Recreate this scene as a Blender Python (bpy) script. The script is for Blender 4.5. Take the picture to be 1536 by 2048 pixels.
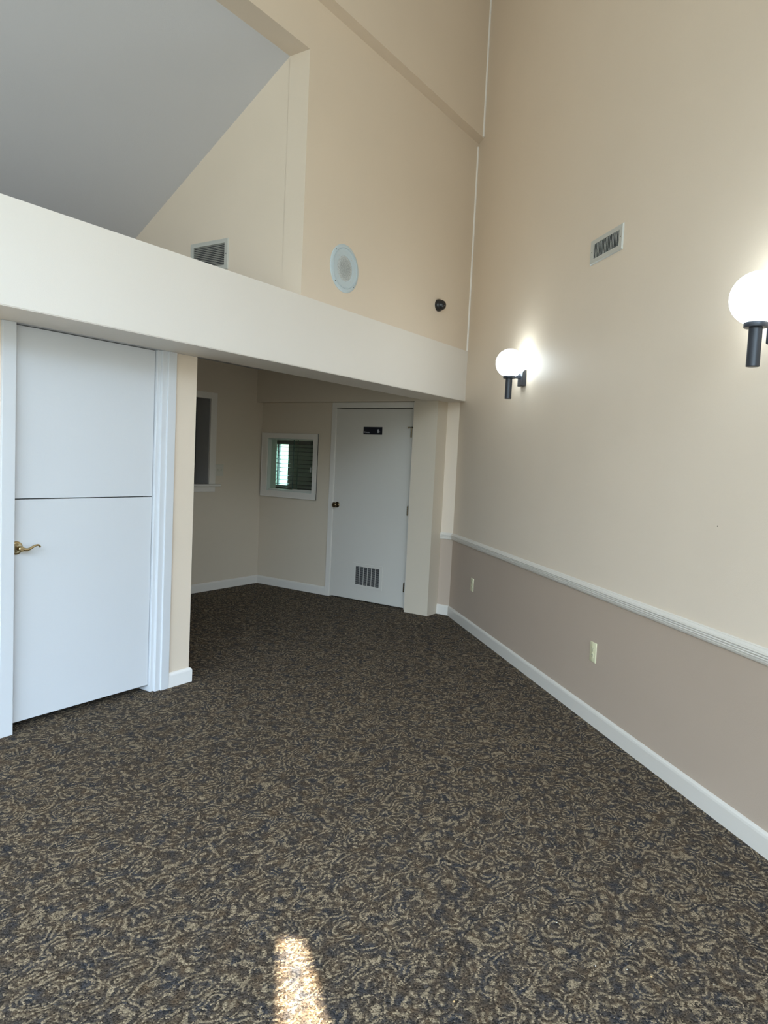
import bpy, bmesh, math, random
from mathutils import Vector, Matrix
random.seed(7)
for o in list(bpy.data.objects): bpy.data.objects.remove(o)
S = bpy.context.scene
C = S.collection
PI = math.pi

# ------------------------------------------------------------------ camera
CAMH = 1.4744
yaw, pitch, roll = math.radians(33.431), math.radians(-4.142), math.radians(2.735)
fw = Vector((math.cos(pitch)*math.cos(yaw), math.cos(pitch)*math.sin(yaw), math.sin(pitch)))
r0 = Vector((math.sin(yaw), -math.cos(yaw), 0)); u0 = r0.cross(fw)
r1 = r0*math.cos(roll)+u0*math.sin(roll); u1 = -r0*math.sin(roll)+u0*math.cos(roll)
cd = bpy.data.cameras.new('camera'); cam = bpy.data.objects.new('camera', cd); C.objects.link(cam)
M = Matrix((r1, u1, -fw)).transposed().to_4x4(); M.translation = Vector((0, 0, CAMH))
cam.matrix_world = M
cd.sensor_fit = 'HORIZONTAL'; cd.sensor_width = 36.0; cd.lens = 1422.6*36.0/1536
cd.clip_start = 0.02; cd.clip_end = 200
S.camera = cam

# ------------------------------------------------------------------ light of the sky, the sun, the exposure
S.view_settings.view_transform = 'Standard'; S.view_settings.look = 'None'
S.view_settings.gamma = 1.0; S.view_settings.exposure = 0.36; S.view_settings.use_curve_mapping = False
W = bpy.data.worlds.new('sky'); S.world = W; W.use_nodes = True
bg = W.node_tree.nodes['Background']; bg.inputs[1].default_value = 15.4
_n = W.node_tree.nodes; _tc = _n.new('ShaderNodeTexCoord'); _sp = _n.new('ShaderNodeSeparateXYZ'); _cr = _n.new('ShaderNodeValToRGB')
W.node_tree.links.new(_tc.outputs['Generated'], _sp.inputs[0])
_mr = _n.new('ShaderNodeMapRange'); _mr.inputs[1].default_value = -1; _mr.inputs[2].default_value = 1; W.node_tree.links.new(_sp.outputs[2], _mr.inputs[0])
W.node_tree.links.new(_mr.outputs[0], _cr.inputs[0]); W.node_tree.links.new(_cr.outputs[0], bg.inputs[0])
_e = _cr.color_ramp.elements; _e[0].position = 0.57; _e[0].color = (0.145, 0.165, 0.165, 1); _e[1].position = 0.66; _e[1].color = (0.60, 0.78, 1.0, 1)
SUN_EL = math.radians(58)
sd = bpy.data.lights.new('sun', 'SUN'); sd.energy = 50; sd.angle = 0.008; sd.color = (1, 0.9, 0.74)
sun = bpy.data.objects.new('sun', sd); C.objects.link(sun)
SUN_AZ = Vector((0.7017, 0.7125, 0))
sdir = Vector((SUN_AZ.x*math.cos(SUN_EL), SUN_AZ.y*math.cos(SUN_EL), -math.sin(SUN_EL)))
sun.rotation_euler = sdir.to_track_quat('-Z', 'Y').to_euler(); sun.location = (-4, -6, 9)

# ------------------------------------------------------------------ materials
def mat(name, col, rough=0.6, metal=0.0, bump=0.0, bscale=200.0, var=0.0, spec=0.5, emit=None, estr=0.0, coat=0.0):
    m = bpy.data.materials.new(name); m.use_nodes = True; nt = m.node_tree; b = nt.nodes['Principled BSDF']
    b.inputs['Base Color'].default_value = (*col, 1); b.inputs['Roughness'].default_value = rough
    b.inputs['Metallic'].default_value = metal; b.inputs['Specular IOR Level'].default_value = spec
    b.inputs['Coat Weight'].default_value = coat
    tc = nt.nodes.new('ShaderNodeTexCoord')
    nz = nt.nodes.new('ShaderNodeTexNoise'); nz.inputs['Scale'].default_value = bscale; nz.inputs['Detail'].default_value = 3
    nt.links.new(tc.outputs['Object'], nz.inputs['Vector'])
    if bump:
        bp = nt.nodes.new('ShaderNodeBump'); bp.inputs['Strength'].default_value = bump; bp.inputs['Distance'].default_value = 0.002
        nt.links.new(nz.outputs['Fac'], bp.inputs['Height']); nt.links.new(bp.outputs[0], b.inputs['Normal'])
    if var:
        n2 = nt.nodes.new('ShaderNodeTexNoise'); n2.inputs['Scale'].default_value = 1.7; n2.inputs['Detail'].default_value = 4
        nt.links.new(tc.outputs['Object'], n2.inputs['Vector'])
        mp = nt.nodes.new('ShaderNodeMapRange'); mp.inputs[1].default_value = 0.3; mp.inputs[2].default_value = 0.7
        mp.inputs[3].default_value = 1-var; mp.inputs[4].default_value = 1+var
        nt.links.new(n2.outputs['Fac'], mp.inputs[0])
        vm = nt.nodes.new('ShaderNodeVectorMath'); vm.operation = 'SCALE'; vm.inputs[0].default_value = col
        nt.links.new(mp.outputs[0], vm.inputs['Scale']); nt.links.new(vm.outputs[0], b.inputs['Base Color'])
    if emit:
        b.inputs['Emission Color'].default_value = (*emit, 1); b.inputs['Emission Strength'].default_value = estr
    return m
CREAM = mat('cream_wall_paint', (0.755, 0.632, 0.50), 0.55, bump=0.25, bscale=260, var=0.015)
TAUPE = mat('taupe_wainscot_paint', (0.48, 0.375, 0.29), 0.55, bump=0.25, bscale=260, var=0.015)
BEAMW = mat('off_white_beam_paint', (0.80, 0.735, 0.66), 0.55, bump=0.2, bscale=260, var=0.01)
DOORC = mat('shaded_door_white', (0.60, 0.555, 0.485), 0.38, bump=0.12, bscale=90, var=0.008)  # door white with the alcove's dim, warm light put into the colour
ALC = mat('shaded_cream_paint', (0.62, 0.525, 0.405), 0.55, bump=0.25, bscale=260, var=0.015)  # the wall cream, with the alcove's shade mixed into the colour
TRIMD = mat('shaded_white_trim', (0.70, 0.645, 0.57), 0.35, bump=0.05, bscale=60)  # white trim toned darker and warmer to carry the weaker light there
PLATE = mat('beige_plastic', (0.56, 0.52, 0.43), 0.4)
CEIL = mat('white_ceiling_paint', (0.58, 0.565, 0.57), 0.7, bump=0.3, bscale=180, var=0.01)
TRIM = mat('white_gloss_trim', (0.82, 0.785, 0.74), 0.3, bump=0.05, bscale=60)
DOORW = mat('white_door_paint', (0.64, 0.64, 0.645), 0.38, bump=0.12, bscale=90, var=0.008)
GAP = mat('dark_gap', (0.015, 0.015, 0.018), 0.8)
BRASS = mat('polished_brass', (0.68, 0.56, 0.34), 0.16, 1.0, bump=0.03, bscale=30)
OLDBRASS = mat('dark_aged_brass', (0.16, 0.12, 0.07), 0.28, 1.0, bump=0.05, bscale=60)
BLACK = mat('black_satin_metal', (0.018, 0.021, 0.028), 0.38, 0.0, bump=0.1, bscale=120)
PLAST = mat('black_camera_plastic', (0.012, 0.012, 0.013), 0.3)
LENS = mat('camera_lens_glass', (0.02, 0.022, 0.03), 0.05, coat=1.0)
IVORY = mat('ivory_plastic', (0.71, 0.66, 0.43), 0.35)
WPLAST = mat('white_plastic', (0.74, 0.76, 0.75), 0.4)
GRILLE = mat('grey_enamelled_steel', (0.53, 0.51, 0.455), 0.42, 0.0, bump=0.1, bscale=300)
SPKW = mat('pale_grey_speaker_enamel', (0.55, 0.62, 0.65), 0.35, bump=0.05, bscale=100)
SIGN = mat('dark_blue_sign_plastic', (0.006, 0.007, 0.014), 0.4)
SIGNW = mat('pale_sign_lettering', (0.5, 0.5, 0.52), 0.5)
OFFICE = mat('grey_green_office_paint', (0.50, 0.53, 0.46), 0.6, bump=0.1)
SLAT = mat('grey_blind_slats', (0.05, 0.055, 0.05), 0.5)
ALU = mat('dark_window_aluminium', (0.10, 0.10, 0.11), 0.4, 0.6)
CRUMB = mat('pale_crumb', (0.8, 0.76, 0.68), 0.7)
CRUMBO = mat('orange_crumb', (0.65, 0.42, 0.18), 0.7)
SUNMASK = mat('sun_mask_grey', (0.5, 0.5, 0.48), 0.8, bump=0.2)  # for the added panels that hold back the sun
def glow(name, col, strength):
    m = mat(name, (0.9, 0.9, 0.9), 0.25, emit=col, estr=strength); return m
GLOBE = glow('opal_globe_glass', (0.78, 0.92, 1.0), 10.0)
def glass(name, col):
    m = bpy.data.materials.new(name); m.use_nodes = True; nt = m.node_tree; nt.nodes.clear()
    out = nt.nodes.new('ShaderNodeOutputMaterial'); tr = nt.nodes.new('ShaderNodeBsdfTransparent'); gl = nt.nodes.new('ShaderNodeBsdfGlossy')
    mx = nt.nodes.new('ShaderNodeMixShader'); fr = nt.nodes.new('ShaderNodeFresnel'); ge = nt.nodes.new('ShaderNodeNewGeometry'); mr = nt.nodes.new('ShaderNodeMapRange'); mr.inputs[3].default_value = 1.45; mr.inputs[4].default_value = 1/1.45
    nt.links.new(ge.outputs['Backfacing'], mr.inputs[0]); nt.links.new(mr.outputs[0], fr.inputs[0])
    tr.inputs[0].default_value = (*col, 1); gl.inputs[1 if False else 'Roughness'].default_value = 0.02
    nt.links.new(fr.outputs[0], mx.inputs[0]); nt.links.new(tr.outputs[0], mx.inputs[1]); nt.links.new(gl.outputs[0], mx.inputs[2])
    nt.links.new(mx.outputs[0], out.inputs[0]); return m
GLASSG = glass('greenish_sliding_glass', (0.90, 0.95, 0.92))
GLASSC = glass('clear_window_glass', (0.97, 0.98, 0.98))

# perforated speaker grille: fine mesh of holes
def perf():
    m = mat('perforated_speaker_grille', (0.42, 0.44, 0.43), 0.5); nt = m.node_tree; b = nt.nodes['Principled BSDF']
    tc = nt.nodes.new('ShaderNodeTexCoord'); v = nt.nodes.new('ShaderNodeTexVoronoi'); v.inputs['Scale'].default_value = 190; v.inputs['Randomness'].default_value = 0.35
    nt.links.new(tc.outputs['Object'], v.inputs['Vector']); cr = nt.nodes.new('ShaderNodeValToRGB')
    cr.color_ramp.elements[0].position = 0.25; cr.color_ramp.elements[0].color = (0.16, 0.17, 0.17, 1)
    cr.color_ramp.elements[1].position = 0.5; cr.color_ramp.elements[1].color = (0.55, 0.57, 0.56, 1)
    nt.links.new(v.outputs['Distance'], cr.inputs[0]); nt.links.new(cr.outputs[0], b.inputs['Base Color']); return m
PERF = perf()

def carpet():
    m = bpy.data.materials.new('patterned_carpet'); m.use_nodes = True; nt = m.node_tree; L = nt.links; N = nt.nodes
    b = N['Principled BSDF']; b.inputs['Roughness'].default_value = 0.95; b.inputs['Specular IOR Level'].default_value = 0.15
    b.inputs['Sheen Weight'].default_value = 0.0; b.inputs['Sheen Roughness'].default_value = 0.5
    tc = N.new('ShaderNodeTexCoord')
    def math_(op, a, bb=None, c=None):
        n = N.new('ShaderNodeMath'); n.operation = op
        for i, v in enumerate((a, bb, c)):
            if v is None: continue
            if isinstance(v, (int, float)): n.inputs[i].default_value = v
            else: L.new(v, n.inputs[i])
        return n.outputs[0]
    # tufts: cells of about 3.5 mm; the pattern is read once per tuft, which gives it its jagged edge
    tuft = N.new('ShaderNodeTexVoronoi'); tuft.inputs['Scale'].default_value = 230; tuft.inputs['Randomness'].default_value = 0.9
    L.new(tc.outputs['Object'], tuft.inputs['Vector'])
    pos = tuft.outputs['Position']
    # worm lines: broken rings round scattered centres, warped
    wn = N.new('ShaderNodeTexNoise'); wn.inputs['Scale'].default_value = 12; wn.inputs['Detail'].default_value = 1.0
    L.new(pos, wn.inputs['Vector'])
    ws = N.new('ShaderNodeVectorMath'); ws.operation = 'MULTIPLY_ADD'; L.new(wn.outputs['Color'], ws.inputs[0])
    ws.inputs[1].default_value = (0.07, 0.07, 0.0); L.new(pos, ws.inputs[2])
    st = N.new('ShaderNodeMapping'); st.inputs['Rotation'].default_value = (0, 0, 0.98); st.inputs['Scale'].default_value = (0.72, 1.12, 1.0); L.new(ws.outputs[0], st.inputs[0])
    cell = N.new('ShaderNodeTexVoronoi'); cell.inputs['Scale'].default_value = 11.0; cell.inputs['Randomness'].default_value = 1.0
    L.new(st.outputs[0], cell.inputs['Vector'])
    cs = N.new('ShaderNodeSeparateColor'); L.new(cell.outputs['Color'], cs.inputs[0])
    pn = N.new('ShaderNodeTexNoise'); pn.inputs['Scale'].default_value = 17; pn.inputs['Detail'].default_value = 0.5; L.new(st.outputs[0], pn.inputs['Vector'])
    band = math_('SINE', math_('ADD', math_('ADD', math_('MULTIPLY', cell.outputs['Distance'], 34.0), math_('MULTIPLY', pn.outputs['Fac'], 13.0)), math_('MULTIPLY', cs.outputs[0], 6.28)))
    mp = N.new('ShaderNodeMapping'); mp.inputs['Location'].default_value = (3.1, 7.7, 1.3); L.new(pos, mp.inputs[0])
    n2 = N.new('ShaderNodeTexNoise'); n2.inputs['Scale'].default_value = 42; n2.inputs['Detail'].default_value = 1.0
    L.new(mp.outputs[0], n2.inputs['Vector'])
    rnd = N.new('ShaderNodeSeparateColor'); L.new(tuft.outputs['Color'], rnd.inputs[0])
    jit = math_('MULTIPLY', math_('SUBTRACT', rnd.outputs[0], 0.5), 1.15)
    m1 = N.new('ShaderNodeMapRange'); m1.inputs[1].default_value = 0.0; m1.inputs[2].default_value = 0.6
    L.new(math_('ADD', band, jit), m1.inputs[0])
    m2 = N.new('ShaderNodeMapRange'); m2.inputs[1].default_value = 0.42; m2.inputs[2].default_value = 0.48; L.new(n2.outputs['Fac'], m2.inputs[0])
    mr = N.new('ShaderNodeMath'); mr.operation = 'MULTIPLY'; L.new(m1.outputs[0], mr.inputs[0]); L.new(m2.outputs[0], mr.inputs[1])
    worm = mr.outputs[0]
    # base colours: blue-grey, brown and black yarn
    n3 = N.new('ShaderNodeTexNoise'); n3.inputs['Scale'].default_value = 16; n3.inputs['Detail'].default_value = 3; L.new(pos, n3.inputs['Vector'])
    cr = N.new('ShaderNodeValToRGB'); e = cr.color_ramp.elements
    e[0].position = 0.32; e[0].color = (0.031, 0.030, 0.032, 1)
    e[1].position = 0.70; e[1].color = (0.074, 0.050, 0.030, 1)
    k = e.new(0.5); k.color = (0.051, 0.039, 0.029, 1)
    L.new(n3.outputs['Fac'], cr.inputs[0])
    hs = N.new('ShaderNodeVectorMath'); hs.operation = 'SCALE'; L.new(cr.outputs[0], hs.inputs[0])
    L.new(math_('ADD', 0.35, math_('MULTIPLY', rnd.outputs[1], 1.6)), hs.inputs['Scale'])
    cw = N.new('ShaderNodeValToRGB'); f = cw.color_ramp.elements
    f[0].color = (0.11, 0.083, 0.053, 1); f[1].color = (0.37, 0.285, 0.185, 1); L.new(rnd.outputs[2], cw.inputs[0])
    mx = N.new('ShaderNodeMix'); mx.data_type = 'RGBA'; L.new(worm, mx.inputs[0]); L.new(hs.outputs[0], mx.inputs[6]); L.new(cw.outputs[0], mx.inputs[7])
    L.new(mx.outputs[2], b.inputs['Base Color'])
    h = math_('ADD', math_('MULTIPLY', math_('SUBTRACT', 1.0, tuft.outputs['Distance']), 0.8), math_('MULTIPLY', worm, 0.6))
    bp = N.new('ShaderNodeBump'); bp.inputs['Strength'].default_value = 0.5; bp.inputs['Distance'].default_value = 0.004
    L.new(h, bp.inputs['Height']); L.new(bp.outputs[0], b.inputs['Normal'])
    return m
CARPET = carpet()

# ------------------------------------------------------------------ helpers
def mesh_obj(name, bm, m, parent=None, smooth=False, mats=None):
    me = bpy.data.meshes.new(name); bmesh.ops.recalc_face_normals(bm, faces=bm.faces[:])
    bm.to_mesh(me); bm.free()
    for x in (mats or [m]): me.materials.append(x)
    if smooth:
        for p in me.polygons: p.use_smooth = True
        try: me.set_sharp_from_angle(angle=math.radians(40))
        except Exception: pass
    o = bpy.data.objects.new(name, me); C.objects.link(o)
    if parent: o.parent = parent
    return o
def struct(o): o['kind'] = 'structure'; return o
def box(bm, a, b, bev=0.0, mi=0):
    lo = [min(a[i], b[i]) for i in range(3)]; hi = [max(a[i], b[i]) for i in range(3)]
    t = bmesh.new()
    bmesh.ops.create_cube(t, size=1)
    for v in t.verts:
        v.co = Vector([(lo[i]+hi[i])/2+v.co[i]*(hi[i]-lo[i]) for i in range(3)])
    if bev: bmesh.ops.bevel(t, geom=t.edges[:], offset=bev, segments=2, affect='EDGES', profile=0.5)
    for f in t.faces: f.material_index = mi
    merge(bm, t)
def merge(bm, t):
    vs = [bm.verts.new(v.co) for v in t.verts]
    t.verts.index_update()
    for f in t.faces:
        nf = bm.faces.new([vs[v.index] for v in f.verts]); nf.material_index = f.material_index
    t.free()
def prism(bm, pts, z0, z1, mi=0):
    "vertical prism over a plan polygon"
    a = [bm.verts.new((x, y, z0)) for x, y in pts]; b = [bm.verts.new((x, y, z1)) for x, y in pts]
    n = len(pts)
    fs = [bm.faces.new(a[::-1]), bm.faces.new(b)]
    for i in range(n): fs.append(bm.faces.new((a[i], a[(i+1) % n], b[(i+1) % n], b[i])))
    for f in fs: f.material_index = mi
def extrude_profile(bm, prof, p0, p1, n0=None, n1=None):
    """profile (out, z) swept from plan point p0 to p1; n0/n1 are the plan 'out' vectors at the ends (mitres)"""
    d = Vector((p1[0]-p0[0], p1[1]-p0[1])).normalized(); out = Vector((-d.y, d.x))
    n0 = Vector(n0) if n0 is not None else out; n1 = Vector(n1) if n1 is not None else out
    a = [bm.verts.new((p0[0]+n0.x*o, p0[1]+n0.y*o, z)) for o, z in prof]
    b = [bm.verts.new((p1[0]+n1.x*o, p1[1]+n1.y*o, z)) for o, z in prof]
    n = len(prof)
    bm.faces.new(a); bm.faces.new(b[::-1])
    for i in range(n): bm.faces.new((a[i], b[i], b[(i+1) % n], a[(i+1) % n]))
def lathe(bm, prof, axis='Y', origin=(0, 0, 0), seg=48, sgn=1):
    """profile (radius, height along axis)"""
    rings = []
    O = Vector(origin)
    for r, h in prof:
        ring = []
        if r < 1e-6:
            p = {'Y': Vector((0, h*sgn, 0)), 'Z': Vector((0, 0, h*sgn)), 'X': Vector((h*sgn, 0, 0))}[axis]
            ring = [bm.verts.new(O+p)]
        else:
            for i in range(seg):
                t = 2*PI*i/seg; c, s = r*math.cos(t), r*math.sin(t)
                p = {'Y': Vector((c, h*sgn, s)), 'Z': Vector((c, s, h*sgn)), 'X': Vector((h*sgn, c, s))}[axis]
                ring.append(bm.verts.new(O+p))
        rings.append(ring)
    for A, B in zip(rings, rings[1:]):
        if len(A) == 1 and len(B) == 1: continue
        for i in range(seg):
            j = (i+1) % seg
            if len(A) == 1: bm.faces.new((A[0], B[i], B[j]))
            elif len(B) == 1: bm.faces.new((A[i], A[j], B[0]))
            else: bm.faces.new((A[i], A[j], B[j], B[i]))
    for R_ in (rings[0], rings[-1]):
        if len(R_) > 2: bm.faces.new(R_)
def tube(bm, pts, rad, seg=14, flat=1.0):
    pts = [Vector(p) for p in pts]; rings = []
    for i, p in enumerate(pts):
        d = (pts[min(i+1, len(pts)-1)]-pts[max(i-1, 0)]).normalized()
        a = d.cross(Vector((0, 1, 0)));  a = a.normalized() if a.length > 1e-3 else Vector((1, 0, 0))
        b = d.cross(a).normalized(); r = rad[i] if isinstance(rad, (list, tuple)) else rad
        rings.append([bm.verts.new(p+a*r*math.cos(2*PI*k/seg)*flat+b*r*math.sin(2*PI*k/seg)) for k in range(seg)])
    for A, B in zip(rings, rings[1:]):
        for k in range(seg): bm.faces.new((A[k], A[(k+1) % seg], B[(k+1) % seg], B[k]))
    bm.faces.new(rings[0][::-1]); bm.faces.new(rings[-1])
def empty(name, loc, rz=0.0):
    o = bpy.data.objects.new(name, None); o.empty_display_size = 0.1; C.objects.link(o)
    o.location = loc; o.rotation_euler = (0, 0, rz); return o
def thing(name, label, cat, loc, rz=0.0, group=None):
    o = empty(name, loc, rz); return tag(o, label, cat, group)
def tag(o, label, cat, group=None):
    o['label'] = label; o['category'] = cat
    if group: o['group'] = group
    return o
def B(): return bmesh.new()

# ------------------------------------------------------------------ plan of the place
KR = 0.985; CR = 2.926; NR = math.hypot(1, KR)
AR = math.atan2(1, KR)                      # direction of the long right wall
SD = Vector((KR, 1, 0))/NR; ND = Vector((-1, KR, 0))/NR
def RP(s, off=0.0, z=0.0):
    p = Vector((CR, 0, 0))+SD*s+ND*off; return (p.x, p.y, z)
def xr(y): return KR*y+CR
YW = 3.472; YB = 3.100; YBK = 3.456; YU = 3.109; YUP = 3.017
SB = -2.7; XL = -5.5; YS = -1.3
ZB0 = 2.059; ZB1 = 2.521; ZST = 4.385; ZOP = 4.058; ZC = 6.6
XP = 3.073; YA = 5.67; XD = 5.997; XC = 5.895; XS = 6.085; ZA = 2.42

# floor: one carpet over room and alcove
bm = B()
pts = [RP(SB, 8.29)[:2], RP(SB, -0.02)[:2], RP(4.52, -0.02)[:2], (XS+0.02, 3.36), (XD+0.15, 3.42), (XD+0.15, YA+0.02), (XP-.14, YA+0.02), (XP-.14, YW+0.12), RP(SB, 8.29)[:2]][1:]
prism(bm, pts, -0.05, 0.0)
struct(mesh_obj('floor', bm, CARPET))

# right wall: taupe below the chair rail, cream above
bm = B()
pts = [RP(SB-.15)[:2], RP(4.60)[:2], RP(4.60, -0.15)[:2], RP(SB-.15, -0.15)[:2]]
prism(bm, pts, 0, 0.77, 1); prism(bm, pts, 0.77, ZC, 0)
struct(mesh_obj('wall_right', bm, None, mats=[CREAM, TAUPE]))

# short wall where the right wall meets the alcove
bm = B()
y0 = (XS-CR)/KR
pts = [(XS, y0-0.005), (XS, 3.345), (XS+0.12, 3.345), (XS+0.12, y0-0.005)]
prism(bm, pts, 0, 0.77, 1); prism(bm, pts, 0.77, ZA, 0)
struct(mesh_obj('wall_far', bm, None, mats=[CREAM, TAUPE]))
# boxed column beside the far door, and the header over the door and hatch
bm = B()
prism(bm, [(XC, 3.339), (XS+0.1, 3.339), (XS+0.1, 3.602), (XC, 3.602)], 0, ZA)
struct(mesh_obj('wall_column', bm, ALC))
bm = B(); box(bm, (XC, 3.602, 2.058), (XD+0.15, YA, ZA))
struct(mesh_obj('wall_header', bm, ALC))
# door wall with the door opening and the hatch opening
D0, D1, DZ = 3.655, 4.616, 2.005
H0, H1, HZ0, HZ1 = 4.905, 5.570, 1.078, 1.665
bm = B(); T = 0.14
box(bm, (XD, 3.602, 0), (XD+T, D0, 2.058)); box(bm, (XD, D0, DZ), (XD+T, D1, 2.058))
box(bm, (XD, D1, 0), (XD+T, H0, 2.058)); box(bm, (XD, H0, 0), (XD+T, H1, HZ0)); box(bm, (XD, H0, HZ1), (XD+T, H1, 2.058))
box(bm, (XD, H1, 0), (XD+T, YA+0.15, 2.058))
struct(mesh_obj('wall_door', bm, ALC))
# alcove back-left wall with the deep pass-through opening
P0, P1, PZ0, PZ1 = 4.35, 5.209, 1.14, 2.03
bm = B(); TT = 0.20
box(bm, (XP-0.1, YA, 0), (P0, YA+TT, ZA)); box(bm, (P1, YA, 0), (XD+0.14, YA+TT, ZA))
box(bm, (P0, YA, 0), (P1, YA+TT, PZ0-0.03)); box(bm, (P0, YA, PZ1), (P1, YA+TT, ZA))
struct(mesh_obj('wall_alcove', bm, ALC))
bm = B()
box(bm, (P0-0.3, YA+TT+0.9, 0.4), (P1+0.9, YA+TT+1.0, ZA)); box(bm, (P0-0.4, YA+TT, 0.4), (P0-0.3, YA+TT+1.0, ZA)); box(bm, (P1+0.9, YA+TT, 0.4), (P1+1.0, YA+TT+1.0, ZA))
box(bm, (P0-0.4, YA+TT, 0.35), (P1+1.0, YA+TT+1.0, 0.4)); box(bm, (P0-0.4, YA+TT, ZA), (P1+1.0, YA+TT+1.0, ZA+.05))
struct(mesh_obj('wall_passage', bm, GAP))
bm = B(); box(bm, (XP-0.13, YBK, ZA), (XD+0.5, YA+TT, ZA+0.08))
struct(mesh_obj('ceiling_alcove', bm, CEIL))

# left wall (dutch door) with the wall end beside it
L0, L1 = 1.905, 2.828
bm = B()
box(bm, (XL, YW, 0), (L0, YW+0.13, ZB0+0.05)); box(bm, (L1, YW, 0), (XP, YW+0.13, ZB0+0.05))
box(bm, (XP-0.13, YW+0.13, 0), (XP, YA, ZA))
struct(mesh_obj('wall_left', bm, CREAM))
bm = B(); box(bm, (L0-0.3, YW+1.0, -0.05), (XP-.13, YW+1.1, ZB1-.03)); box(bm, (L0-.4, YW+.13, -0.05), (L0-.3, YW+1.1, ZB1-.03)); box(bm, (L0-.4, YW+.12, -.06), (XP-.13, YW+1.1, -.001)); box(bm, (L0-.4, YW+.13, ZB1-.06), (XP-.13, YW+1.1, ZB1-.03))
struct(mesh_obj('wall_closet', bm, OFFICE))
# beam
bm = B()
prism(bm, [(XL, YB), (xr(YB)+0.03, YB), (xr(YBK)+0.0, YBK), (XL, YBK)], ZB0, ZB1)
bmesh.ops.bevel(bm, geom=[e for e in bm.edges if abs(e.verts[0].co.y-YB) < 1e-4 and abs(e.verts[1].co.y-YB) < 1e-4 and abs(e.verts[0].co.z-e.verts[1].co.z) < 1e-4], offset=0.004, segments=2, affect='EDGES')
struct(mesh_obj('ceiling_beam', bm, BEAMW))
bm = B(); box(bm, (XL, YBK, ZB0), (XP, YW+0.13, ZB1))
box(bm, (XL, YBK, ZB1-0.02), (XP+0.6, YA+0.3, ZB1-0.01))
struct(mesh_obj('floor_recess', bm, CEIL))
# upper wall round the recess
XO = 3.604
bm = B()
prism(bm, [(XO, YU), (xr(YU)+0.05, YU), (xr(YU)+0.25, YU+0.17), (XO, YU+0.17)], ZB1, ZST)
box(bm, (XL, YU, ZOP), (XO, YU+0.169, ZST))
struct(mesh_obj('wall_upper', bm, CREAM))
bm = B()
prism(bm, [(XL, YUP), (xr(YUP)+0.05, YUP), (xr(YUP)+0.3, YUP+0.26), (XL, YUP+0.26)], ZST, ZC)
struct(mesh_obj('wall_top', bm, CREAM))
# recess: side wall and sloping ceiling
bm = B(); box(bm, (XO, YU+0.169, ZB1-0.01), (XO+0.12, 6.0, 4.3))
struct(mesh_obj('wall_recess', bm, CREAM))
sl = (3.115-4.058)/(4.788-3.278)
bm = B()
ya, yb = 3.270, 5.80
za, zb = 4.058+sl*(ya-3.278), 4.058+sl*(yb-3.278)
vs = [(ya, za), (yb, zb), (yb, zb+0.12), (ya, za+0.12)]
a = [bm.verts.new((XL, y, z)) for y, z in vs]; b = [bm.verts.new((XO+0.01, y, z)) for y, z in vs]
bm.faces.new(a); bm.faces.new(b[::-1])
for i in range(4): bm.faces.new((a[i], b[i], b[(i+1) % 4], a[(i+1) % 4]))
struct(mesh_obj('ceiling_slope', bm, CEIL))
# rest of the shell
bm = B(); prism(bm, [RP(SB-.15, 8.6)[:2], RP(SB-.15, -.2)[:2], RP(4.7, -0.2)[:2]], ZC, ZC+0.1)
struct(mesh_obj('ceiling', bm, CEIL))
# window wall behind the camera, square to the long right wall: storefront glazing from the floor up
WO0, WO1, WZ0, WZ1 = 0.2, 7.0, 0.3, 4.9
bm = B()
def slab(o0, o1, z0, z1): prism(bm, [RP(SB, o0)[:2], RP(SB-.15, o0)[:2], RP(SB-.15, o1)[:2], RP(SB, o1)[:2]], z0, z1)
slab(-.15, WO0, 0, ZC); slab(WO1, 8.6, 0, ZC); slab(WO0, WO1, 0, WZ0); slab(WO0, WO1, WZ1, ZC)
struct(mesh_obj('wall_back', bm, CREAM))
hw = (WO1-WO0)/2; hh = WZ1-WZ0
w = struct(empty('window_1', RP(SB-.07, (WO0+WO1)/2, WZ0), AR+PI/2))
bm = B()
for i in range(6):
    x = -hw+2*hw*i/5; box(bm, (x-0.025, -0.05, 0), (x+0.025, 0.05, hh))
for z in (0, 2.2, hh): box(bm, (-hw, -0.048, max(z-0.025, 0)), (hw, 0.048, min(z+0.025, hh)))
mesh_obj('window_frame', bm, ALU, w)
bm = B(); box(bm, (-hw, -0.004, 0), (hw, 0.004, hh)); mesh_obj('window_glass', bm, GLASSC, w)
# unseen panels added outside to block the sun, all but a tapering gap
TANE = math.tan(SUN_EL); ZK = 5.2
off = SUN_AZ*(ZK/TANE)
def onk(x, y): return (x-off.x, y-off.y)
tl, tr_, bl, br = Vector((1.598, 1.358)), Vector((1.627, 1.301)), Vector((1.347, 1.134)), Vector((1.416, 1.042))
bl2 = tl+(bl-tl)*4.2; br2 = tr_+(br-tr_)*4.2
a_, b_, c_, d_ = onk(*tl), onk(*tr_), onk(*br2), onk(*bl2)
# sun-blocking panels in the frame of the window wall: s grows towards the room, o along the wall
def so(p): v = Vector(p)-Vector((CR, 0)); return (v.dot(Vector(SD[:2])), v.dot(Vector(ND[:2])))
def kp(q): return RP(*q)[:2]
a2, b2, c2, d2_ = so(a_), so(b_), so(c_), so(d_)
S0, S1 = SB-3.9, SB-0.15
bm = B()
prism(bm, [kp((S0, 10.5)), kp((S0, d2_[1])), kp(d2_), kp(a2), kp((S1, a2[1])), kp((S1, 10.5))], ZK, ZK+0.02)
prism(bm, [kp((S0, d2_[1])), kp((S0, -1.5)), kp((S1, -1.5)), kp((S1, a2[1])), kp(a2), kp(b2), kp(c2), kp(d2_)], ZK, ZK+0.02)
struct(mesh_obj('sun_mask', bm, SUNMASK))

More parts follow.
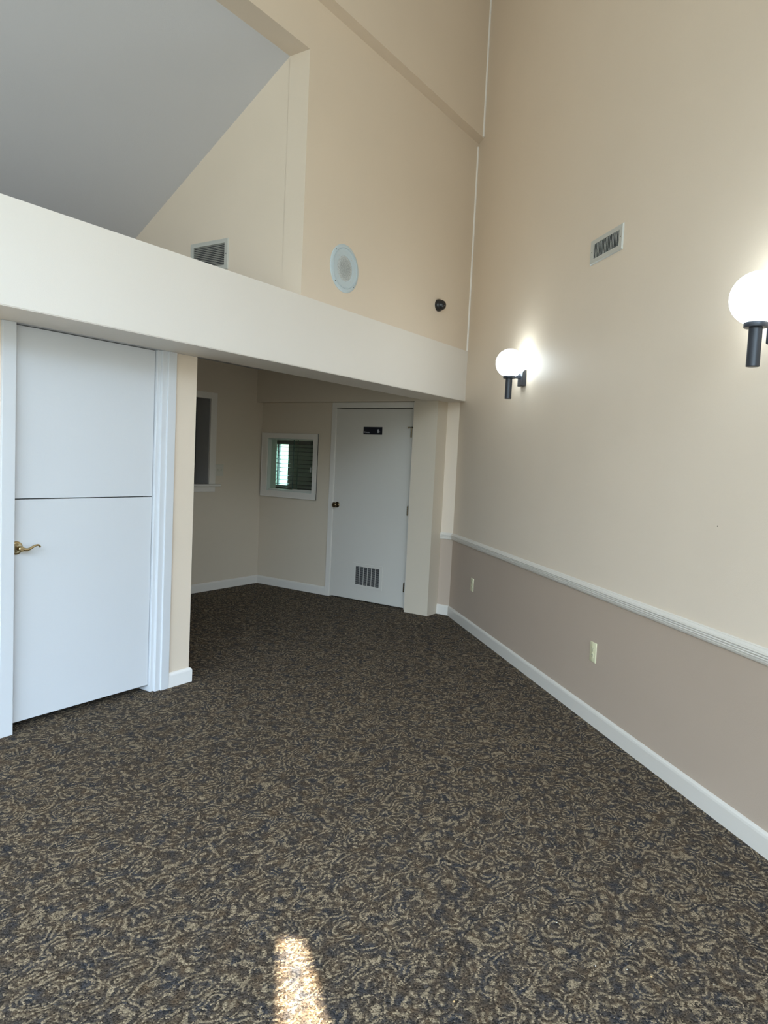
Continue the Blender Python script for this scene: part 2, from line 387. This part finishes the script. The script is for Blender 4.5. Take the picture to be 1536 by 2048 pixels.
# portals for the daylight coming in through the glazing
for i in range(2):
    pd = bpy.data.lights.new('daylight_portal', 'AREA'); pd.shape = 'RECTANGLE'; pd.size = hw; pd.size_y = hh
    pd.cycles.is_portal = True
    po = bpy.data.objects.new('daylight_portal', pd); C.objects.link(po)
    po.location = RP(SB-.16, WO0+hw*(0.5+i), (WZ0+WZ1)/2); po.rotation_euler = Vector((-SD.x, -SD.y, 0)).to_track_quat('Z', 'Y').to_euler()

# ------------------------------------------------------------------ baseboards and chair rail
def bprof(h=0.095, t=0.014): return [(0, 0), (t, 0), (t, h*0.80), (t*0.86, h*0.90), (t*0.5, h*0.97), (0, h)]
def mitre(d0, d1):
    a = Vector((-d0.y, d0.x)); b = Vector((-d1.y, d1.x)); m = a+b; return m/(m.length_squared/2)
def base_run(name, pts, prof, m=TRIMD, smooth=False):
    "pts walk with the room on the left-hand side"
    bm = B(); P = [Vector(p[:2]) for p in pts]; dirs = [(P[i+1]-P[i]).normalized() for i in range(len(P)-1)]
    for i, d in enumerate(dirs):
        n0 = mitre(dirs[i-1], d) if i else None; n1 = mitre(d, dirs[i+1]) if i < len(dirs)-1 else None
        extrude_profile(bm, prof, P[i], P[i+1], n0, n1)
    return struct(mesh_obj(name, bm, m, smooth=smooth))
sE = y0/SD.y
base_run('baseboard_right', [RP(SB+.001), RP(sE), (XS, 3.339)], bprof())
base_run('baseboard_left', [(XP, YW-0.004+0.12), (XP, YW), (2.901, YW)], bprof(0.092, 0.016), TRIM)
base_run('baseboard_side', [(1.855, YW), (-4.9, YW)], bprof())
base_run('baseboard_alcove', [(XD, 4.664), (XD, YA), (XP, YA)], bprof(0.09, 0.013))
TRIMA = TRIM
Z0 = 0.738
rail = [(0, Z0), (0.006, Z0), (0.013, Z0+0.006), (0.017, Z0+0.014), (0.016, Z0+0.019), (0.021, Z0+0.021), (0.023, Z0+0.025), (0.021, Z0+0.029),
        (0.0165, Z0+0.030), (0.021, Z0+0.031), (0.023, Z0+0.035), (0.021, Z0+0.039), (0.0165, Z0+0.040), (0.021, Z0+0.041), (0.023, Z0+0.045), (0.021, Z0+0.049),
        (0.018, Z0+0.050), (0.018, Z0+0.052), (0.013, Z0+0.058), (0.009, Z0+0.062), (0.009, Z0+0.064), (0.004, Z0+0.067), (0, Z0+0.068)]
base_run('trim_1', [RP(SB+.001), RP(sE), (XS, 3.339)], rail)
# caulked corner beads where the upper walls meet the right wall
for nm, y, z0, z1 in (('trim_2', YU, ZB1, ZST-0.03), ('trim_3', YUP, ZST+0.006, ZC)):
    x = xr(y); bm = B()
    pts = [(x-0.024, y), (x-0.020, y-0.005), (x-0.012, y-0.010), (x-0.007, y-0.0085), (x, y)]
    prism(bm, pts, z0, z1); struct(mesh_obj(nm, bm, BEAMW))

# ------------------------------------------------------------------ door_1: white two-part (dutch) door
d1 = struct(empty('door_1', (L0, YW, 0)))
def jb(name, a, b_, m=DOORW, par=d1, bev=0.002, o=(L0, YW, 0)):
    bm = B(); box(bm, [a[i]-o[i] for i in range(3)], [b_[i]-o[i] for i in range(3)], bev); return mesh_obj(name, bm, m, par)
# casings run up to the beam's underside
jb('door_casing', (1.853, YW-0.018, 0), (1.920, YW+0.001, ZB0))
jb('door_casing', (2.842, YW-0.018, 0), (2.901, YW+0.001, ZB0))
jb('door_jamb', (L0-0.002, YW-0.004, 0), (1.915, YW+0.12, ZB0)); jb('door_jamb', (2.806, YW-0.006, 0), (2.845, YW+0.12, ZB0))
jb('door_stop', (2.783, YW+0.012, 0), (2.808, YW+0.12, ZB0))
YLF = 3.500
def leaf(z0, z1):
    bm = B(); box(bm, (1.918-L0, YLF-YW, z0), (2.778-L0, YLF+0.040-YW, z1), 0.002); return mesh_obj('door_leaf', bm, DOORW, d1)
up = leaf(1.1955, ZB0-0.004); lo_ = leaf(0.042, 1.1905)
bm = B(); box(bm, (1.90-L0, 0.13, 0), (2.82-L0, 0.15, 2.2)); mesh_obj('door_backing', bm, GAP, d1)
# brass lever on the lower leaf
def parent_keep(o, p): o.parent = p
lv = empty('door_handle', (1.952-L0, YLF-YW, 0.946)); lv.parent = lo_
bm = B()
lathe(bm, [(0.0345, 0), (0.0345, 0.004), (0.031, 0.008), (0.026, 0.009), (0.024, 0.013), (0.017, 0.017), (0.013, 0.022), (0.012, 0.040), (0.0145, 0.044), (0.0145, 0.056), (0.011, 0.060), (0.0, 0.061)], 'Y', (0, 0, 0), 40, -1)
ros = mesh_obj('rose', bm, BRASS, lo_, True); ros.location = (1.952-L0, YLF-YW, 0.946)
bm = B()
tube(bm, [(0.0, -.050, 0.0), (0.015, -.054, -.003), (0.028, -.055, -.005), (0.042, -.055, -.001), (0.056, -.055, .007), (0.070, -.055, .013), (0.082, -.055, .0155), (0.090, -.055, .013), (0.096, -.055, .006), (0.095, -.054, .001)],
     [0.0095, 0.0095, 0.0085, 0.0075, 0.0065, 0.0058, 0.0053, 0.005, 0.0052, 0.003], 16)
lev = mesh_obj('lever', bm, BRASS, lo_, True); lev.location = (1.952-L0, YLF-YW, 0.946)
bpy.data.objects.remove(lv)

# ------------------------------------------------------------------ door_2: restroom door of the alcove (faces -x; local X = world +Y, local Y = towards the room)
d2 = struct(empty('door_2', (XD, 0, 0), PI/2))
def lb(name, y0_, y1_, z0, z1, o0, o1, m=TRIMD, par=d2, bev=0.002):
    bm = B(); box(bm, (y0_, o0, z0), (y1_, o1, z1), bev); return mesh_obj(name, bm, m, par)
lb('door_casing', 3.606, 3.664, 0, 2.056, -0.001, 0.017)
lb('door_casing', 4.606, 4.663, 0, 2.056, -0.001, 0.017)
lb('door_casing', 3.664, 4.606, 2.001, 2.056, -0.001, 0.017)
lb('door_stop', 3.655, 3.664, 0, 2.003, -0.13, 0.0); lb('door_stop', 4.607, 4.616, 0, 2.003, -0.13, 0.0)
lb('door_backing', 3.655, 4.616, 0, 2.1, -0.15, -0.13, GAP)
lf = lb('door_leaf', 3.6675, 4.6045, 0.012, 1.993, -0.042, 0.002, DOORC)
# vent in the leaf
bm = B()
V0, V1, VZ0, VZ1 = 3.941, 4.309, 0.146, 0.396; I0, I1, IZ0, IZ1 = 3.977, 4.275, 0.174, 0.364
for a, b_ in (((V0, VZ0), (V1, IZ0)), ((V0, IZ1), (V1, VZ1)), ((V0, IZ0), (I0, IZ1)), ((I1, IZ0), (V1, IZ1))):
    box(bm, (a[0], 0.002, a[1]), (b_[0], 0.008, b_[1]), 0.001)
vent = mesh_obj('vent_frame', bm, DOORC, lf)
bm = B(); box(bm, (I0-.004, 0.0021, IZ0-.004), (I1+.004, 0.003, IZ1+.004)); mesh_obj('vent_backing', bm, GAP, lf)
bm = B()
for i in range(17):
    z = IZ0+(i+0.8)*(IZ1-IZ0)/17.5; box(bm, (I0, 0.0028, z-0.0007), (I1, 0.0040, z+0.0007))
for i in range(1, 6):
    y = I0+(I1-I0)*i/6; box(bm, (y-0.0022, 0.0030, IZ0), (y+0.0022, 0.0066, IZ1))
mesh_obj('vent_slats', bm, GRILLE, lf)
# knob
bm = B(); ky, kz = 4.556, 0.985
lathe(bm, [(0.032, 0), (0.031, 0.004), (0.024, 0.009), (0.014, 0.012), (0.0115, 0.026), (0.014, 0.032), (0.024, 0.038), (0.0275, 0.048), (0.026, 0.058), (0.020, 0.064), (0.012, 0.065), (0.011, 0.063), (0, 0.063)], 'Y', (ky, 0.002, kz), 36, 1)
mesh_obj('door_knob', bm, OLDBRASS, lf, True)
bm = B(); box(bm, (4.6035, -0.030, 0.957), (4.6062, 0.004, 1.013), 0.0005); mesh_obj('latch_plate', bm, OLDBRASS, lf)
for z in (0.221, 0.987, 1.757):
    bm = B()
    for j in range(5):
        zz = z-0.045+j*0.0182; lathe(bm, [(0.0088, 0), (0.0088, 0.0170)], 'Z', (3.671, 0.014, zz), 14)
    lathe(bm, [(0.004, 0), (0.0055, .004), (0.0, .008)], 'Z', (3.671, 0.014, z+0.046), 12)
    box(bm, (3.665, 0.0022, z-0.044), (3.680, 0.0060, z+0.045))
    h = mesh_obj('hinge', bm, OLDBRASS, d2, True)
    if z > 1.5:      # hinge-pin door stop with its two arms
        bm = B(); lathe(bm, [(0.008, 0), (0.008, 0.006)], 'Z', (3.671, 0.014, z+0.050), 16)
        tube(bm, [(3.671, .014, z+.053), (3.655, .030, z+.053), (3.643, .036, z+.048)], [0.0045, 0.005, 0.008], 10)
        tube(bm, [(3.671, .014, z+.053), (3.690, .030, z+.053), (3.704, .036, z+.048)], [0.0045, 0.005, 0.008], 10)
        mesh_obj('hinge_pin_stop', bm, OLDBRASS, h)

# sign on the door
sg = thing('door_sign', 'small dark blue sign with pale lettering and hand symbol on the far white door', 'sign', (XD-0.002, 0, 0), PI/2)
bm = B(); box(bm, (4.024, 0, 1.732), (4.255, 0.004, 1.808), 0.0015); mesh_obj('sign_plate', bm, SIGN, sg)
def text_mesh(txt, size, name, m, parent, loc, rz=0.0):
    cu = bpy.data.curves.new(name, 'FONT'); cu.body = txt; cu.size = size; cu.extrude = 0.0005; cu.align_x = 'LEFT'
    o = bpy.data.objects.new('tmp_text', cu); C.objects.link(o)
    bpy.context.view_layer.update()
    me = bpy.data.meshes.new_from_object(o.evaluated_get(bpy.context.evaluated_depsgraph_get()))
    bpy.data.objects.remove(o); me.materials.clear(); me.materials.append(m)
    n = bpy.data.objects.new(name, me); C.objects.link(n); n.parent = parent
    # seen from the room, local +X runs to the left: turn the text about Z
    n.rotation_euler = (PI/2, 0, PI); n.location = loc; return n
text_mesh('Private', 0.0235, 'sign_lettering', SIGNW, sg, (4.243, 0.0046, 1.746))
bm = B()   # hand symbol: palm with fingers and the thumb to the right
for i, (dx, top) in enumerate(((0.0085, 0.018), (0.003, 0.021), (-0.0025, 0.020), (-0.008, 0.016))):
    box(bm, (4.070+dx-0.0024, 0.004, 1.765), (4.070+dx+0.0024, 0.005, 1.765+top), 0.0002)
box(bm, (4.060, 0.004, 1.750), (4.081, 0.005, 1.768), 0.0003)
t = B(); box(t, (4.049, 0.004, 1.757), (4.062, 0.005, 1.763)); merge(bm, t)
mesh_obj('hand_symbol', bm, SIGNW, sg)

# ------------------------------------------------------------------ window_2: sliding glass hatch in the door wall
w2 = struct(empty('window_2', (XD, 0, 0), PI/2))
O0, O1, OZ0, OZ1 = 4.842, 5.652, 1.008, 1.724
def frame_piece(bm, q):   # flat casing with a raised outer bead: polygon in (y, z)
    for d, t_ in ((0.0, 0.014),):
        a = [bm.verts.new((y, -0.001, z)) for y, z in q]; b = [bm.verts.new((y, t_, z)) for y, z in q]
        bm.faces.new(a); bm.faces.new(b[::-1])
        for i in range(4): bm.faces.new((a[i], b[i], b[(i+1) % 4], a[(i+1) % 4]))
for q in ([(O0, OZ0), (O1, OZ0), (H1, HZ0), (H0, HZ0)], [(O1, OZ0), (O1, OZ1), (H1, HZ1), (H1, HZ0)], [(O1, OZ1), (O0, OZ1), (H0, HZ1), (H1, HZ1)], [(O0, OZ1), (O0, OZ0), (H0, HZ0), (H0, HZ1)]):
    bm = B(); frame_piece(bm, q)
    (ya_, za_), (yb_, zb_) = q[0], q[1]
    box(bm, (min(ya_, yb_)-.0 if ya_ != yb_ else ya_-.007*(1 if ya_ == O1 else 0), 0.0, min(za_, zb_) if za_ != zb_ else za_-.0+(-.009 if za_ == OZ1 else 0)),
            (max(ya_, yb_) if ya_ != yb_ else ya_+.007*(1 if ya_ == O0 else 0), 0.020, max(za_, zb_) if za_ != zb_ else za_+(.009 if za_ == OZ0 else 0)), 0.002)
    mesh_obj('window_casing', bm, TRIMD, w2)
bm = B()
box(bm, (H0, -0.139, HZ0), (H1, 0.0, HZ0+0.006)); box(bm, (H0, -0.139, HZ1-0.006), (H1, 0.0, HZ1)); box(bm, (H0, -0.139, HZ0), (H0+0.006, 0, HZ1)); box(bm, (H1-0.006, -0.139, HZ0), (H1, 0, HZ1))
mesh_obj('window_reveal', bm, OFFICE, w2)
YM = 5.215
bm = B(); box(bm, (H0+.006, -0.036, HZ0+0.026), (YM, -0.031, HZ1-0.012)); gp = mesh_obj('sliding_pane', bm, GLASSG, w2)
bm = B(); box(bm, (4.958, -0.031, 1.305), (4.966, -0.024, 1.362), 0.002); mesh_obj('reflection_bar', bm, mat('reflection_bar_pale', (0.75, 0.75, 0.72), 0.15, 0.6), gp)  # slim pale bar standing in for a bright reflection on the pane
bm = B(); box(bm, (5.17, -0.056, HZ0+0.02), (H1-.006, -0.051, HZ1-0.012)); mesh_obj('fixed_pane', bm, GLASSG, w2)
bm = B(); box(bm, (YM-0.003, -0.0365, HZ0+0.024), (YM+0.004, -0.030, HZ1-0.012)); box(bm, (5.168, -.057, HZ0+.02), (5.172, -.050, HZ1-.012)); mesh_obj('pane_edge', bm, mat('green_glass_edge', (0.03, 0.07, 0.06), 0.2), w2)
bm = B(); box(bm, (H0+.006, -0.07, HZ0+.006), (H1-.006, -0.015, HZ0+0.018), 0.001); box(bm, (H0+.006, -0.045, HZ0+.018), (5.21, -0.020, HZ0+0.030), 0.001); mesh_obj('window_track', bm, GRILLE, w2)
# the office behind the hatch
OX0, OX1, OY0, OY1 = XD+0.141, 7.25, 4.75, 6.62
bm = B()
by0, by1, bz0, bz1 = 6.355, 6.575, 1.08, 1.645
box(bm, (OX1, OY0, 0), (OX1+.1, by0, 2.4)); box(bm, (OX1, by1, 0), (OX1+.1, OY1+.1, 2.4)); box(bm, (OX1, by0, 0), (OX1+.1, by1, bz0)); box(bm, (OX1, by0, bz1), (OX1+.1, by1, 2.4))
box(bm, (OX0, OY0-.1, 0), (OX1, OY0, 2.4)); box(bm, (OX0-.14, OY1, 0), (OX1, OY1+.1, 2.4)); box(bm, (OX0-.14, YA+.21, 0), (OX0, OY1, 2.4))
struct(mesh_obj('wall_office', bm, OFFICE))
bm = B(); box(bm, (OX0-.14, OY0-.1, 2.4), (OX1+.1, OY1+.1, 2.45)); struct(mesh_obj('ceiling_office', bm, CEIL))
bm = B(); box(bm, (OX0-.14, OY0-.1, -0.05), (OX1+.1, OY1+.1, -0.001)); struct(mesh_obj('floor_office', bm, CARPET))
w3 = struct(empty('window_3', (OX1, by0, bz0)))
bm = B(); box(bm, (0.03, 0.020, 0), (0.06, 0.036, bz1-bz0)); box(bm, (0.03, by1-by0-.012, 0), (0.06, by1-by0, bz1-bz0)); box(bm, (.03, 0, bz1-bz0-.012), (.06, by1-by0, bz1-bz0)); mesh_obj('window_frame', bm, ALU, w3)
bm = B(); box(bm, (0.044, 0.0, 0), (0.048, by1-by0, bz1-bz0)); mesh_obj('window_glass', bm, glass('daylit_green_glass', (0.85, 1.0, 0.92)), w3)
bl_ = thing('window_blind', 'grey horizontal slat blind behind the small sliding glass hatch', 'blind', (OX1-0.035, 5.3, 1.62))
bm = B(); box(bm, (-0.02, 0, 0.005), (0.02, 1.28, 0.055), 0.003); mesh_obj('head_rail', bm, SLAT, bl_)
for i in range(10):
    bm = B(); z = -0.030-i*0.0545; t = B(); box(t, (-0.021, 0, -0.0015), (0.021, 1.28, 0.0015))
    bmesh.ops.rotate(t, verts=t.verts[:], cent=(0, 0, 0), matrix=Matrix.Rotation(math.radians(-8), 3, 'Y'))
    for v in t.verts: v.co.z += z
    merge(bm, t); mesh_obj('slat', bm, SLAT, bl_)
bm = B(); box(bm, (-0.02, 0, -0.585), (0.02, 1.28, -0.565), 0.002); mesh_obj('bottom_rail', bm, SLAT, bl_)
ol = struct(empty('office_fill_light', (6.7, 5.5, 2.4)))  # unseen lamp added to brighten the office behind the hatch
bm = B(); lathe(bm, [(0.15, 0), (0.155, 0.02), (0.14, 0.025)], 'Z', (0, 0, 0), 32, -1); mesh_obj('fill_light_base', bm, TRIM, ol, True)
bm = B(); lathe(bm, [(0.138, 0.02), (0.12, 0.05), (0.07, 0.07), (0, 0.075)], 'Z', (0, 0, 0), 32, -1); mesh_obj('fill_light_glow', bm, glow('fill_light_opal', (1, 0.97, 0.85), 11.0), ol, True)

# ------------------------------------------------------------------ pass-through opening in the alcove wall (trim, sill, apron)
w4 = struct(empty('window_4', (0, YA, 0)))
def pb(name, a, b_, m=TRIMD, bev=0.002):
    bm = B(); box(bm, a, b_, bev); return mesh_obj(name, bm, m, w4)
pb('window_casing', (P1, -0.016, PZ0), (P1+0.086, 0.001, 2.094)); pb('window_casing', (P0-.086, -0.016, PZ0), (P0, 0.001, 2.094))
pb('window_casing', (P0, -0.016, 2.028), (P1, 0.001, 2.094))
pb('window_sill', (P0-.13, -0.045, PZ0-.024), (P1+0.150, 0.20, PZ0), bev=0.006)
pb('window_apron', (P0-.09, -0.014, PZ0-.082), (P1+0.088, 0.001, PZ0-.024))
RV = mat('grey_reveal_paint', (0.38, 0.36, 0.34), 0.5)
pb('window_reveal', (P1-.004, 0.0, PZ0), (P1+.001, 0.20, PZ1), RV); pb('window_reveal', (P0, 0, PZ1-.004), (P1, .2, PZ1+.001), RV)
# switch plate beside it
sw = thing('switch_plate', 'pale double switch plate beside the pass-through opening in the alcove', 'light switch', (5.362, YA, 1.288))
bm = B(); box(bm, (-0.056, -0.006, -0.062), (0.056, 0, 0.062), 0.002); mesh_obj('cover_plate', bm, PLATE, sw)
for x in (-0.023, 0.023):
    bm = B(); box(bm, (x-0.005, -0.014, -0.004), (x+0.005, -0.004, 0.012), 0.001); mesh_obj('toggle', bm, PLATE, sw)

# ------------------------------------------------------------------ wall vents
# supply register on the right wall: vertical blades (local X along the wall, local Y into the room)
vr = thing('air_vent', 'grey air vent with upright blades high on the long right wall', 'air vent', RP(1.858, 0, 2.789), AR)
W2, H2, w2_, h2_ = 0.1855, 0.0735, 0.147, 0.0435
def register(par, W2, H2, w2_, h2_, blades, vertical, depth=0.009, tilt=28, bl=0.007):
    bm = B()
    # bevelled picture-frame flange
    outer = [(-W2, -H2), (W2, -H2), (W2, H2), (-W2, H2)]; mid = [(-W2+.005, -H2+.005), (W2-.005, -H2+.005), (W2-.005, H2-.005), (-W2+.005, H2-.005)]
    inner = [(-w2_, -h2_), (w2_, -h2_), (w2_, h2_), (-w2_, h2_)]
    rings = [[bm.verts.new((x, y, z)) for x, z in q] for q, y in ((outer, 0), (outer, 0.002), (mid, depth), (inner, depth-0.001), (inner, 0.0))]
    for A, Bq in zip(rings, rings[1:]):
        for i in range(4): bm.faces.new((A[i], A[(i+1) % 4], Bq[(i+1) % 4], Bq[i]))
    mesh_obj('vent_frame', bm, GRILLE, par)
    bm = B(); box(bm, (-w2_, 0.0003, -h2_), (w2_, 0.001, h2_)); mesh_obj('vent_backing', bm, GAP, par)
    for i in range(blades):
        t = B()
        if vertical:
            x = -w2_+(i+0.5)*2*w2_/blades; box(t, (-bl, -0.0006, -h2_), (bl, 0.0006, h2_))
            bmesh.ops.rotate(t, verts=t.verts[:], cent=(0, 0, 0), matrix=Matrix.Rotation(math.radians(tilt), 3, 'Z'))
            for v in t.verts: v.co += Vector((x, 0.005, 0))
        else:
            z = -h2_+(i+0.5)*2*h2_/blades; box(t, (-w2_, -bl, -0.0006), (w2_, bl, 0.0006))
            bmesh.ops.rotate(t, verts=t.verts[:], cent=(0, 0, 0), matrix=Matrix.Rotation(math.radians(tilt), 3, 'X'))
            for v in t.verts: v.co += Vector((0, 0.005, z))
        mesh_obj('blade', t, GRILLE, par)
register(vr, W2, H2, w2_, h2_, 17, True, tilt=-51, bl=0.0052)
for sx in (-1, 1):
    bm = B(); lathe(bm, [(0.003, 0), (0.0028, 0.0015), (0, 0.002)], 'Y', (sx*0.166, 0.0085, 0), 12); mesh_obj('screw', bm, OLDBRASS, vr, True)
# return grille in the recess, on the side wall facing -x
vg = thing('return_grille', 'grey return air grille with level louvres in the recess above the white beam', 'air vent', (XO, 3.977, 2.866), PI/2)
register(vg, 0.193, 0.108, 0.159, 0.076, 12, False, depth=0.010, tilt=24, bl=0.0042)
for sx in (-1, 1):
    bm = B(); lathe(bm, [(0.004, 0), (0.0035, 0.0015), (0, 0.002)], 'Y', (sx*0.176, 0.0095, 0), 12); mesh_obj('screw', bm, GAP, vg, True)

# ------------------------------------------------------------------ round speaker in the upper wall (local Y points into the room)
sp = thing('wall_speaker', 'round pale grey speaker with perforated centre set in the upper wall', 'speaker', (4.058, YU, 2.801), PI)
bm = B(); lathe(bm, [(0.164, 0), (0.164, 0.003), (0.160, 0.006), (0.141, 0.008), (0.139, 0.0025), (0.1355, 0.0025), (0.133, 0.0062), (0.126, 0.0045), (0.118, 0.0045), (0.090, 0.0050), (0.087, 0.0042), (0.0865, 0.001)], 'Y', (0, 0, 0), 72)
mesh_obj('speaker_rim', bm, SPKW, sp, True)
bm = B(); lathe(bm, [(0.0868, 0.0020), (0.08, 0.0042), (0.05, 0.0055), (0, 0.006)], 'Y', (0, 0, 0), 64); mesh_obj('speaker_grille', bm, PERF, sp, True)
for rr, h in ((0.150, 0.0068), (0.104, 0.0044)):
    for k in range(4):
        t_ = PI/4+PI/2*k; bm = B(); lathe(bm, [(0.0036, 0), (0.003, 0.0014), (0, 0.0018)], 'Y', (rr*math.cos(t_), h, rr*math.sin(t_)), 10)
        mesh_obj('screw', bm, GAP if rr > .12 else GRILLE, sp, True)

# ------------------------------------------------------------------ black dome camera
cm = thing('security_camera', 'small black dome security camera on the upper wall near the corner', 'camera', (5.392, YU, 2.820), PI)
bm = B(); lathe(bm, [(0.050, 0), (0.051, 0.012), (0.049, 0.026), (0.042, 0.034)], 'Y', (0, 0, 0), 40); mesh_obj('camera_base', bm, PLAST, cm, True)
bm = B()
lathe(bm, [(0.044, 0.020), (0.0435, 0.034), (0.040, 0.048), (0.032, 0.062), (0.020, 0.071), (0, 0.074)], 'Y', (0, 0, 0), 40)
dm = mesh_obj('camera_dome', bm, PLAST, cm, True)
bm = B(); lathe(bm, [(0.016, 0.0), (0.016, 0.006), (0.012, 0.008), (0, 0.0065)], 'Y', (0, 0, 0), 28)
ln = mesh_obj('lens', bm, LENS, dm, True); ln.location = (0.006, 0.062, -0.014); ln.rotation_euler = (math.radians(-28), 0, math.radians(-10))

# ------------------------------------------------------------------ globe wall lamps
def sconce(s, zg, label, offg=0.118, rg=0.1035):
    t = thing('wall_lamp', label, 'wall lamp', RP(s, 0, zg-0.096), AR, 'lit globe wall lamps on the right wall')
    zc = -0.017      # collar level relative to the thing's origin (origin at the arm)
    bm = B(); lathe(bm, [(0.030, -0.090), (0.034, -0.092)], 'Z', (0, offg, 0.092), 8) if False else None
    segs = 28; prof = []
    for i in range(segs+1):
        a = -PI/2*0.80+(PI/2+PI/2*0.80)*i/segs; prof.append((rg*math.cos(a) if i < segs else 0.0, rg*math.sin(a)))
    lathe(bm, prof, 'Z', (0, offg, 0.096), 56)
    mesh_obj('globe', bm, GLOBE, t, True)
    bm = B(); lathe(bm, [(0.036, -0.0165), (0.043, -0.016), (0.0445, -0.012), (0.0445, 0.0115), (0.042, 0.0145), (0.030, 0.015)], 'Z', (0, offg, 0), 40); mesh_obj('collar', bm, BLACK, t, True)
    bm = B(); lathe(bm, [(0.0235, -0.166), (0.0248, -0.165), (0.0248, -0.010)], 'Z', (0, offg, 0), 32); mesh_obj('lamp_tube', bm, BLACK, t, True)
    bm = B(); box(bm, (-0.010, 0.022, -0.012), (0.010, offg-0.030, 0.010), 0.003); mesh_obj('arm', bm, BLACK, t)
    # wall box: thick plate whose top is chamfered towards the room
    bm = B()
    q = [(0.0, -0.066), (0.030, -0.066), (0.032, -0.062), (0.032, 0.030), (0.024, 0.044), (0.006, 0.052), (0.0, 0.053)]
    a = [bm.verts.new((-0.046, y, z)) for y, z in q]; b = [bm.verts.new((0.046, y, z)) for y, z in q]
    bm.faces.new(a); bm.faces.new(b[::-1])
    for i in range(len(q)): bm.faces.new((a[i], b[i], b[(i+1) % len(q)], a[(i+1) % len(q)]))
    bmesh.ops.bevel(bm, geom=bm.edges[:], offset=0.002, segments=2, affect='EDGES')
    mesh_obj('wall_box', bm, BLACK, t)
    for x in (-0.03, 0.03):
        bm = B(); lathe(bm, [(0.005, 0), (0.0045, 0.003), (0, 0.004)], 'Y', (x, 0.031, 0.004), 12); mesh_obj('screw', bm, mat('bright_screw', (0.6, 0.6, 0.6), 0.2, 1.0), t, True)
    return t
sconce(2.976, 2.235, 'lit white globe lamp on a black bracket, farther one near the corner')
sconce(0.410, 2.170, 'lit white globe lamp on a black bracket, nearer one cut by the right edge')

# ------------------------------------------------------------------ wall sockets
def socket(s, z, label):
    t = thing('wall_socket', label, 'power outlet', RP(s, 0, z), AR, 'ivory wall sockets under the chair rail')
    bm = B(); box(bm, (-0.0355, 0, -0.058), (0.0355, 0.0065, 0.058), 0.0028); mesh_obj('cover_plate', bm, IVORY, t, True)
    for zz in (-0.020, 0.020):
        bm = B(); lathe(bm, [(0.0165, 0.005), (0.0165, 0.0078), (0.0155, 0.0084), (0, 0.0084)], 'Y', (0, 0, zz), 24); f = mesh_obj('outlet_face', bm, IVORY, t, True)
        bm = B()
        for x in (-0.0063, 0.0063): box(bm, (x-0.0011, 0.0080, zz+0.000), (x+0.0011, 0.0087, zz+0.008))
        lathe(bm, [(0.0024, 0.008), (0.0024, 0.0087)], 'Y', (0, 0, zz-0.007), 10); mesh_obj('slots', bm, GAP, f)
    bm = B(); lathe(bm, [(0.003, 0.006), (0.0028, 0.0078), (0, 0.008)], 'Y', (0, 0, 0), 12); mesh_obj('screw', bm, IVORY, t, True)
socket(3.858, 0.418, 'ivory wall socket on the taupe wainscot, the farther one near the corner')
socket(1.684, 0.418, 'ivory wall socket on the taupe wainscot, the nearer and larger-looking one')
# little dark mark on the right wall
bm = B(); lathe(bm, [(0.0032, 0), (0.0026, 0.0006), (0, 0.0007)], 'Y', (0, 0, 0), 9)
nh = mesh_obj('nail_head', bm, OLDBRASS, None); nh.location = RP(0.694, 0, 1.256); nh.rotation_euler = (0, 0, AR)
tag(nh, 'tiny dark nail head in the bare right wall above the chair rail', 'nail')

# ------------------------------------------------------------------ crumbs on the carpet
def crumb(x, y, r, m, label, group=None):
    bm = B(); bmesh.ops.create_icosphere(bm, subdivisions=1, radius=r)
    for v in bm.verts: v.co = Vector((v.co.x*random.uniform(.8, 1.5), v.co.y*random.uniform(.7, 1.2), v.co.z*0.6+r*0.55))
    o = mesh_obj('crumb', bm, m); o.location = (x, y, 0.0); o.rotation_euler = (0, 0, random.uniform(0, PI)); tag(o, label, 'crumb', group); return o
for x, y in ((2.914, .336), (2.234, .791), (2.196, .699), (2.131, .691), (2.234, .476), (2.115, .504), (2.071, .534), (2.114, .453), (2.207, .229)):
    crumb(x, y, random.uniform(.0013, .002), CRUMB, 'tiny pale crumb on the dark patterned carpet near the front right', 'pale crumbs on the carpet')
crumb(2.127, .386, .0032, CRUMBO, 'larger orange-tan crumb on the carpet at the front right')
crumb(1.688, .807, .0032, CRUMBO, 'orange-tan crumb on the carpet to the right of the sun patch')
